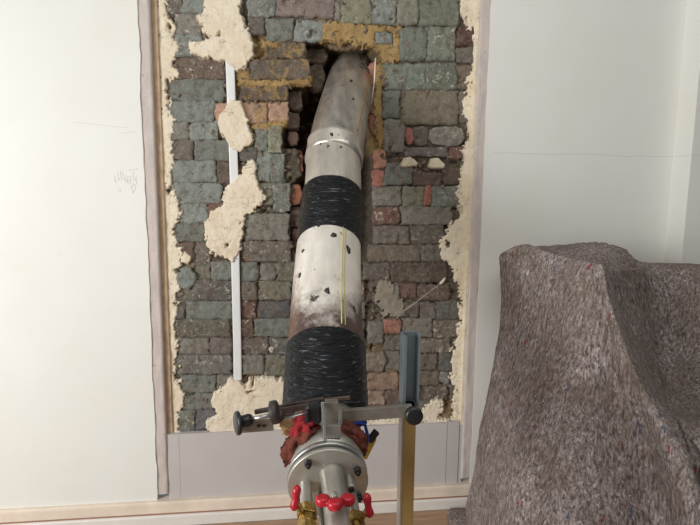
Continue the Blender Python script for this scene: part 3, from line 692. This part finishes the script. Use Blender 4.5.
def pipe_out(name, px, py, r, L, mat=M_plate, dz=0.0):
    p = F(px, py, 0.0); pts = smoothpath([p, p + fwd * L * .35, p + fwd * L * .7, p + fwd * L + Vector((0, 0, dz))], 6)
    return tube(name, pts, [r * 1.12, r * 1.06] + [r] * (len(pts) - 2), mat, duct, 28), pts
cen, cpts = pipe_out('inlet_tube', 331.5, 471, 0.0215, 0.24)
lef, lpts = pipe_out('side_tube', 305.5, 483, 0.0115, 0.070)
rig, rpts = pipe_out('side_tube', 349, 476, 0.0090, 0.035)
p = rpts[-1]; bt = bmesh.new(); cyl(bt, p - fwd * .004, p + fwd * .004, .0060, 16, .001); bmobj('port_bore', bt, M_black, rig)
# right-hand lower tube with valve
rg2, r2pts = pipe_out('side_tube', 351, 492, 0.0105, 0.068)
bt = bmesh.new(); p = F(320, 492, 0); tube_bm(bt, [p, p + fwd * .2], .0055, 10); bmobj('pull_rod', bt, M_steel, duct)

def valve(end, hx, label_side, hose_dir):
    """brass ball valve with red lever at the end of a tube"""
    bt = bmesh.new(); cyl(bt, end - fwd * .006, end + fwd * .016, .0185, 6, .002); cyl(bt, end + fwd * .016, end + fwd * .034, .0150, 20, .002); cyl(bt, end + fwd * .034, end + fwd * .054, .0185, 6, .002)
    body_ = bmobj('brass_valve', bt, M_brass, duct, False)
    st = end + fwd * .022 + Vector((hx * .016, 0, .004)); so = st + Vector((hx * .004, 0, .036))
    bt = bmesh.new(); cyl(bt, end + fwd * .022, so, .0045, 12)
    bmobj('valve_stem', bt, M_brass, body_)
    # lobed lever handle
    bt = bmesh.new(); d = Vector((hx * -.15, 0.15, 1)).normalized()
    q = [so - d * .018, so - d * .013, so - d * .006, so, so + d * .007, so + d * .014, so + d * .020, so + d * .024]
    tube_bm(bt, q, [.004, .0085, .0075, .0060, .0065, .0080, .0070, .003], 14)
    bmobj('red_handle', bt, M_redp, body_)
    return end + fwd * .054
lv = valve(lpts[-1], -1, 'left', -1)
rv = valve(r2pts[-1], 1, 'right', 1)
# red wing handle across the middle tube
mid = P(331, 500, 0.925)
bt = bmesh.new()
q0 = P(322, 499, .862); q1 = P(329, 503.5, .85); q2 = P(336, 504, .85); q3 = P(345, 500, .862); q4 = P(352, 499, .868)
tube_bm(bt, smoothpath([P(318, 500, .862), q0, q1, q2, q3, q4], 5), .0055, 14)
for q, r in ((P(323, 500.5, .857), .0115), (P(335, 504.5, .845), .0118), (P(347.5, 500, .862), .0115)):
    v_ = bmesh.ops.create_uvsphere(bt, u_segments=16, v_segments=10, radius=r, matrix=Matrix.Translation(q))['verts']
    for k_ in v_: k_.co = Vector((q.x + (k_.co.x - q.x) * 1.15, k_.co.y, q.z + max(-.0085, min(.0075, (k_.co.z - q.z)))))
wh = bmobj('red_wing_handle', bt, M_redp, cen)
bt = bmesh.new(); cyl(bt, P(335, 503, .86), min(cpts, key=lambda q_: (q_ - P(335, 503, .88)).length), .007, 12); bmobj('handle_stem', bt, M_brass, cen)
bt = bmesh.new()
bt = bmesh.new(); cyl(bt, P(334, 494, .868), P(335, 499, .857), .006, 10, .001); bmobj('handle_screw', bt, M_steel, cen)
# hoses leading down to the floor
def hose(name, a, r, mat, label, dx):
    pts = smoothpath([a, a + fwd * .03, a + Vector((dx * .3, -.11, -.05)), a + Vector((dx * .6, -.16, -.25)), Vector((a.x + dx, a.y - .20, .18)), Vector((a.x + dx * 1.3, a.y - .30, r)), Vector((a.x + dx * 1.6, a.y - .55, r))], 8)
    return tag(tube(name, pts, [r] * len(pts), mat, None, 18), label, 'hose')
hose('air_hose', lv, .0135, M_hose, 'pale grey hose with black sleeve on the left brass valve', -.06)
hose('air_hose', rv, .0125, M_black, 'black hose fixed to the right brass valve', .02)
hose('feed_hose', cpts[-1], .0205, M_plate, 'thick grey hose on the central inlet tube', .02)
bt = bmesh.new(); cyl(bt, lv - fwd * .004, lv + fwd * .022, .0165, 24, .002); tag(bmobj('hose_sleeve', bt, M_black, duct), 'black rubber sleeve')

# ------------------------------------------------------------------ post with sleeve and arm
pz = 1.085
px_top = P(409, 402, pz); X_, Y_ = px_top.x - 0.0, px_top.y
post = thing('support_post', 'galvanised steel post with blue-grey open channel on top, standing right of the duct', 'post', (X_, Y_, 0))
s_ = 0.030
def L(x0, x1, y0, y1, z0, z1, bm): box_bm(bm, ((x0 + x1) / 2, (y0 + y1) / 2, (z0 + z1) / 2), (1, 0, 0), (0, 1, 0), (0, 0, 1), x1 - x0, y1 - y0, z1 - z0)
zj = P(409, 404, pz).z; ztp = P(410, 330.5, pz).z
bt = bmesh.new(); L(X_ - .015, X_ + .013, Y_ - .013, Y_ + .015, 0.006, zj, bt); bmobj('post_tube', bt, M_zincy, post, False, .0015)
bt = bmesh.new(); L(X_ - .0175, X_ - .0135, Y_ - .0145, Y_ + .0165, 0.006, zj - .001, bt); bmobj('post_flange', bt, M_steel, post, False, .0006)
bt = bmesh.new(); L(X_ - .07, X_ + .07, Y_ - .07, Y_ + .07, 0.0, 0.006, bt); bmobj('base_plate', bt, M_zinc, post, False, .001)
# open channel: web at the back and two side walls
bt = bmesh.new()
L(X_ - .0185, X_ + .0165, Y_ + .012, Y_ + .0145, zj, ztp, bt); L(X_ - .0185, X_ - .0162, Y_ - .018, Y_ + .012, zj, ztp, bt); L(X_ + .0142, X_ + .0165, Y_ - .018, Y_ + .012, zj, ztp, bt)
L(X_ - .0185, X_ - .0115, Y_ - .0195, Y_ - .0180, zj, ztp, bt)
bmobj('channel', bt, M_zinc, post, False, .0004)
bt = bmesh.new(); L(X_ - .0215, X_ + .0195, Y_ - .022, Y_ + .018, zj - .004, zj, bt); bmobj('stop_plate', bt, M_zinc, post, False, .0006)
# horizontal arm and the round black knob at its end
a0 = P(341, 415.5, 1.035); a1 = P(412, 410, 1.045)
bt = bmesh.new(); bar_bm(bt, a0, a1, .0245, .012); bmobj('arm', bt, M_bar, post, False, .001)
kc = P(413, 414, 1.015); kd = (Vector(CAM) - kc).normalized() * .3 + Vector((0, -1, 0)); kd.normalize()
bt = bmesh.new(); cyl(bt, kc, kc + kd * .018, .0175, 32, .004); kn = bmobj('knob', bt, M_black, post)
bt = bmesh.new(); cyl(bt, kc - kd * .03, kc, .005, 12); bmobj('knob_screw', bt, M_steel, kn)

# ------------------------------------------------------------------ bar clamp lying over the duct
cl = thing('bar_clamp', 'grey steel bar clamp with black knobs lying across the lower black tape', 'clamp', P(325, 412, 1.03))
def bar(name, a, b, wd, th, mat, bev=.0008, par=None):
    bt = bmesh.new(); bar_bm(bt, a, b, wd, th); return bmobj(name, bt, mat, par or cl, False, bev)
bar('slotted_plate', P(240, 427, 1.04), P(273, 424.5, 1.04), .024, .006, M_bar)
for px in (257, 262.5): bar('plate_slot', P(px, 426, 1.035), P(px + 3.5, 425.7, 1.035), .004, .002, M_black, 0)
bar('sliding_bar', P(255, 412, 1.045), P(324, 399, 1.03), .0085, .008, M_brownblk)
bar('guide_bar', P(281, 411, 1.03), P(310, 405.5, 1.03), .012, .006, M_barb)
bar('rear_bar', P(322, 400.5, 1.045), P(350, 397.5, 1.045), .007, .007, M_barb)
tube('screw_rod', [P(248, 419.5, 1.02), P(276, 414.5, 1.02)], [.0042, .0042], M_steel, cl, 14)
tube('screw_rod', [P(279, 420.5, 1.01), P(309, 412.5, 1.01)], [.0024, .0024], M_steel, cl, 12)
def knob(name, a, b, r, mat, bev=.004):
    bt = bmesh.new(); cyl(bt, a, b, r, 32, bev); return bmobj(name, bt, mat, cl)
k1 = knob('end_knob', P(235.5, 423.5, 1.017), P(240, 422.7, 1.021), .0235, M_black)
bt = bmesh.new(); tube_bm(bt, [P(239, 422, 1.02), P(243, 421.5, 1.02), P(249, 420, 1.02), P(252, 419.3, 1.02)], [.0115, .012, .0125, .0095], 24); bmobj('knob_hub', bt, M_black, k1)
knob('locking_knob', P(270.5, 413, 1.0), P(278.5, 411.5, 1.0), .0225, M_brownblk)
knob('knob_collar', P(276, 414, 1.00), P(281, 417, 1.01), .012, M_brownblk, .003)
bt = bmesh.new(); box_bm(bt, P(313.5, 412.5, 1.015), (1, 0, .1), (0, 1, 0), (0, 0, 1), .030, .026, .040); bmobj('clamp_block', bt, M_black, cl, False, .005)
bt = bmesh.new(); box_bm(bt, P(307, 414, 1.01), (1, 0, .1), (0, 1, 0), (0, 0, 1), .010, .030, .026); bmobj('clamp_pad', bt, M_black, cl, False, .004)
# grey upright jaw and tongue touching the end plate rim
bt = bmesh.new(); box_bm(bt, P(331.5, 413, 1.02), (1, 0, .02), (0, 1, 0), (0, 0, 1), .026, .020, .050); bmobj('jaw_block', bt, M_bar, cl, False, .0012)
bar('jaw_tongue', P(322.5, 402, 1.00), P(325, 441, .982), .008, .006, M_steel, .0008)
bt = bmesh.new(); L_ = P(341, 416, 1.012); box_bm(bt, L_, (1, 0, 0), (0, 1, 0), (0, 0, 1), .003, .016, .030); bmobj('jaw_edge', bt, M_steel, cl, False, .0005)
bt = bmesh.new(); box_bm(bt, P(333, 431, .998), (1, 0, 0), (0, 1, 0), (0, 0, 1), .030, .010, .026); bmobj('jaw_foot', bt, M_steel, cl, False, .001)

# ------------------------------------------------------------------ rags and odds stuffed round the collar
def rag(name, pts, rad, mat, label, seed, flat_=0.5, amp=1.7):
    path = smoothpath(pts, 7)
    n = len(path); rr = [rad * (0.35 + 0.65 * math.sin(math.pi * min(1, max(0.02, (i + .6) / n))) ** .5) for i in range(n)]
    bm = bmesh.new()
    tube_bm(bm, path, rr, 22, True, lambda i, a: amp * float(fbm(np.array(i * .45 + seed), np.array(a * 1.4 + seed), 4)) + .25 * math.sin(4 * a + i * .5 + seed))
    return tag(bmobj(name, bm, mat), label, 'rag')
rag('red_rag', [P(296, 437, 1.03), P(301, 426, 1.02), P(308, 420, 1.02), P(318, 422, 1.03)], .017, M_redc, 'bright red cloth rag bunched under the clamp', 1.)
rag('brown_rag', [P(288, 463, 1.05), P(291, 449, 1.03), P(297, 439, 1.02), P(307, 431, 1.02), P(320, 428, 1.03)], .015, M_brc, 'rust brown rag tucked along the left rim of the end plate', 3.)
rag('brown_rag', [P(342, 425, 1.03), P(352, 432, 1.03), P(359, 442, 1.04), P(363, 454, 1.05)], .014, M_brc, 'dark brown rag tucked along the right rim of the end plate', 7.)
rag('tan_rag', [P(283, 419, 1.07), P(288, 428, 1.08), P(292, 438, 1.09)], .012, M_tanc, 'tan cloth end hanging below the locking knob', 5.)
rag('red_rag', [P(318, 425, 1.055), P(345, 428, 1.06), P(357, 428, 1.065)], .009, M_redc, 'red and brown cloth strip behind the upright jaw', 9.)
bl = smoothpath([P(349, 424, 1.04), P(357, 422, 1.04), P(364, 423, 1.045), P(366, 429, 1.05), P(368, 438, 1.055), P(366, 447, 1.06), P(364, 456, 1.06)], 6)
bt = bmesh.new(); tube_bm(bt, bl, [.0062 if i < 14 else .0032 for i in range(len(bl))], 10); tag(bmobj('blue_strap', bt, M_blue), 'thin blue strap looped at the right of the collar', 'strap')
kf = thing('knife', 'small tool with black head and yellow handle behind the right rim of the end plate', 'tool', P(368, 452, 1.16))
bt = bmesh.new(); bar_bm(bt, P(369, 441, 1.15), P(377, 431, 1.15), .014, .012); bmobj('tool_head', bt, M_black, kf, False, .002)
bt = bmesh.new(); bar_bm(bt, P(364, 458, 1.16), P(374, 438, 1.152), .013, .009); bmobj('tool_handle', bt, M_yell, kf, False, .002)
kf.name = 'hand_tool'

# ------------------------------------------------------------------ felt blanket over a stack
rows = [
 [(512, 262, 1.98), (514, 256, 1.96), (532, 248, 1.95), (568, 245, 1.93), (590, 243, 1.92), (606, 244, 1.92), (625, 250, 1.92), (640, 262, 1.92), (700, 265, 1.88), (800, 268, 1.8)],
 [(512, 265, 1.975), (506, 259, 1.93), (530, 251, 1.88), (566, 263, 1.78), (594, 270, 1.72), (606, 271, 1.72), (620, 268, 1.80), (646, 268, 1.88), (702, 268, 1.84), (800, 274, 1.75)],
 [(512, 268, 1.97), (500, 256, 1.88), (527, 245.5, 1.80), (562, 256, 1.66), (596, 265, 1.52), (605, 268, 1.50), (612, 271, 1.64), (650, 270, 1.84), (705, 270, 1.80), (800, 280, 1.7)],
 [(511, 300, 1.98), (504, 300, 1.88), (533, 300, 1.71), (568, 300, 1.57), (601, 300, 1.475), (612, 303, 1.44), (620, 305, 1.66), (655, 305, 1.80), (708, 305, 1.75), (800, 310, 1.65)],
 [(508, 350, 1.98), (500, 350, 1.87), (532, 350, 1.66), (570, 350, 1.53), (611, 350, 1.45), (627, 350, 1.38), (637, 352, 1.62), (664, 352, 1.76), (712, 352, 1.68), (800, 350, 1.6)],
 [(497, 405, 2.0), (489, 400, 1.88), (526, 400, 1.62), (572, 400, 1.48), (622, 400, 1.435), (647, 398, 1.33), (656, 402, 1.47), (676, 402, 1.60), (712, 405, 1.54), (800, 400, 1.5)],
 [(490, 432, 2.0), (482, 430, 1.89), (522, 430, 1.60), (573, 430, 1.455), (631, 430, 1.425), (660, 428, 1.30), (668, 422, 1.37), (681, 414, 1.36), (705, 430, 1.36), (800, 430, 1.4)],
 [(483, 472, 2.02), (476, 470, 1.92), (517, 470, 1.57), (573, 475, 1.425), (644, 475, 1.41), (682, 478, 1.26), (691, 472, 1.295), (704, 466, 1.28), (724, 472, 1.25), (800, 470, 1.3)],
 [(474, 505, 2.06), (467, 506, 2.0), (510, 525, 1.55), (573, 530, 1.385), (656, 530, 1.385), (700, 535, 1.22), (709, 530, 1.34), (720, 530, 1.23), (738, 530, 1.21), (800, 530, 1.2)],
]
G_ = np.array([[list(P(*c)) for c in r] for r in rows])
for k_, r_ in enumerate(rows): G_[k_, 0] = onY(r_[1][0] + 7, r_[0][1], -0.04)
G_[0, :, 1] = np.minimum(G_[0, :, 1], -0.045)
low = G_[-1].copy(); top2 = G_[-2]
for k in range(low.shape[0]):
    dv = low[k] - CAM; dv[2] = 0; dv /= np.linalg.norm(dv)
    low[k] = low[k] - dv * (0.04 if k > 1 else 0.0)
mid_ = (G_[-1] + low) / 2; mid_[:, 2] = np.maximum(G_[-1][:, 2] * 0.45, 0.03)
low[:, 2] = 0.012; low[:2, 1] = (-0.05, -0.09); low[:2, 0] -= 0.03
G_ = np.concatenate([G_, mid_[None], low[None]], 0)
def interp(Gc, n, axis):
    Gc = np.moveaxis(Gc, axis, 0); m = Gc.shape[0]; q = np.concatenate([2 * Gc[:1] - Gc[1:2], Gc, 2 * Gc[-1:] - Gc[-2:-1]], 0); out = []
    for i in range(1, m):
        for k in range(n):
            t = k / n; a, b, c, d = q[i - 1], q[i], q[i + 1], q[i + 2]
            s = (b * (1 - t) + c * t); h = 0.5 * (2 * b + (c - a) * t + (2 * a - 5 * b + 4 * c - d) * t * t + (3 * b - a - 3 * c + d) * t ** 3)
            out.append(0.75 * h + 0.25 * s)
    out.append(q[m]); return np.moveaxis(np.array(out), 0, axis)
H = interp(interp(G_, 14, 0), 14, 1)
nr, nc_ = H.shape[:2]; vv, uu = np.meshgrid(np.linspace(0, 1, nr), np.linspace(0, 1, nc_), indexing='ij')
du = np.gradient(H, axis=1); dv_ = np.gradient(H, axis=0); N = np.cross(du, dv_); N /= np.linalg.norm(N, axis=-1, keepdims=True) + 1e-9
if N[nr // 2, nc_ // 3, 1] > 0: N = -N
fold = 0.055 * fbm(uu * 9 + vv * 1.2, vv * 2.0 + uu, 3, 2.0) * np.clip(vv * 3, 0, 1) + 0.008 * fbm(uu * 40, vv * 40, 3, 6.)
# a crease running diagonally down the front panel
cre = np.exp(-((uu - 0.30 + 0.16 * (vv - 0.6)) / 0.012) ** 2) * np.clip((vv - 0.45) * 6, 0, 1) * np.clip((0.95 - vv) * 8, 0, 1)
fold = fold - 0.014 * cre
edgefade = np.clip(uu * 8, 0, 1)
H = H + N * (fold * edgefade)[..., None]
H[..., 2] = np.maximum(H[..., 2], 0.010); H[..., 1] = np.minimum(H[..., 1], -0.036)
bl_ = link('felt_blanket', gridmesh('felt_blanket', H[..., 0], H[..., 1], H[..., 2]), M_felt); center(bl_)
so_ = bl_.modifiers.new('thickness', 'SOLIDIFY'); so_.thickness = 0.006; so_.offset = 0
tag(bl_, 'mottled grey-brown felt moving blanket draped over something bulky by the right wall', 'blanket')

# crumpled dust sheet at the foot of the left wall
def lumpy(name, c, sx, sy, sz, mat, label, cat):
    bm = bmesh.new(); bmesh.ops.create_uvsphere(bm, u_segments=48, v_segments=24, radius=1)
    for v in bm.verts:
        n = v.co.copy(); k = 1 + 0.5 * float(fbm(np.array(n.x * 3 + 4), np.array(n.y * 3 + n.z * 2), 4))
        v.co = Vector((n.x * sx * k, n.y * sy * k, max(n.z, -0.02) * sz * k)) + Vector(c)
        v.co.z = max(v.co.z, 0.002)
    return tag(bmobj(name, bm, mat), label, cat)
g1 = P(35, 535, 1.9)
lumpy('dust_sheet', (g1.x, -0.19, 0.0), .13, .09, .055, M_ragd, 'low crumpled brown dust sheet on the floor at the far left', 'cloth')
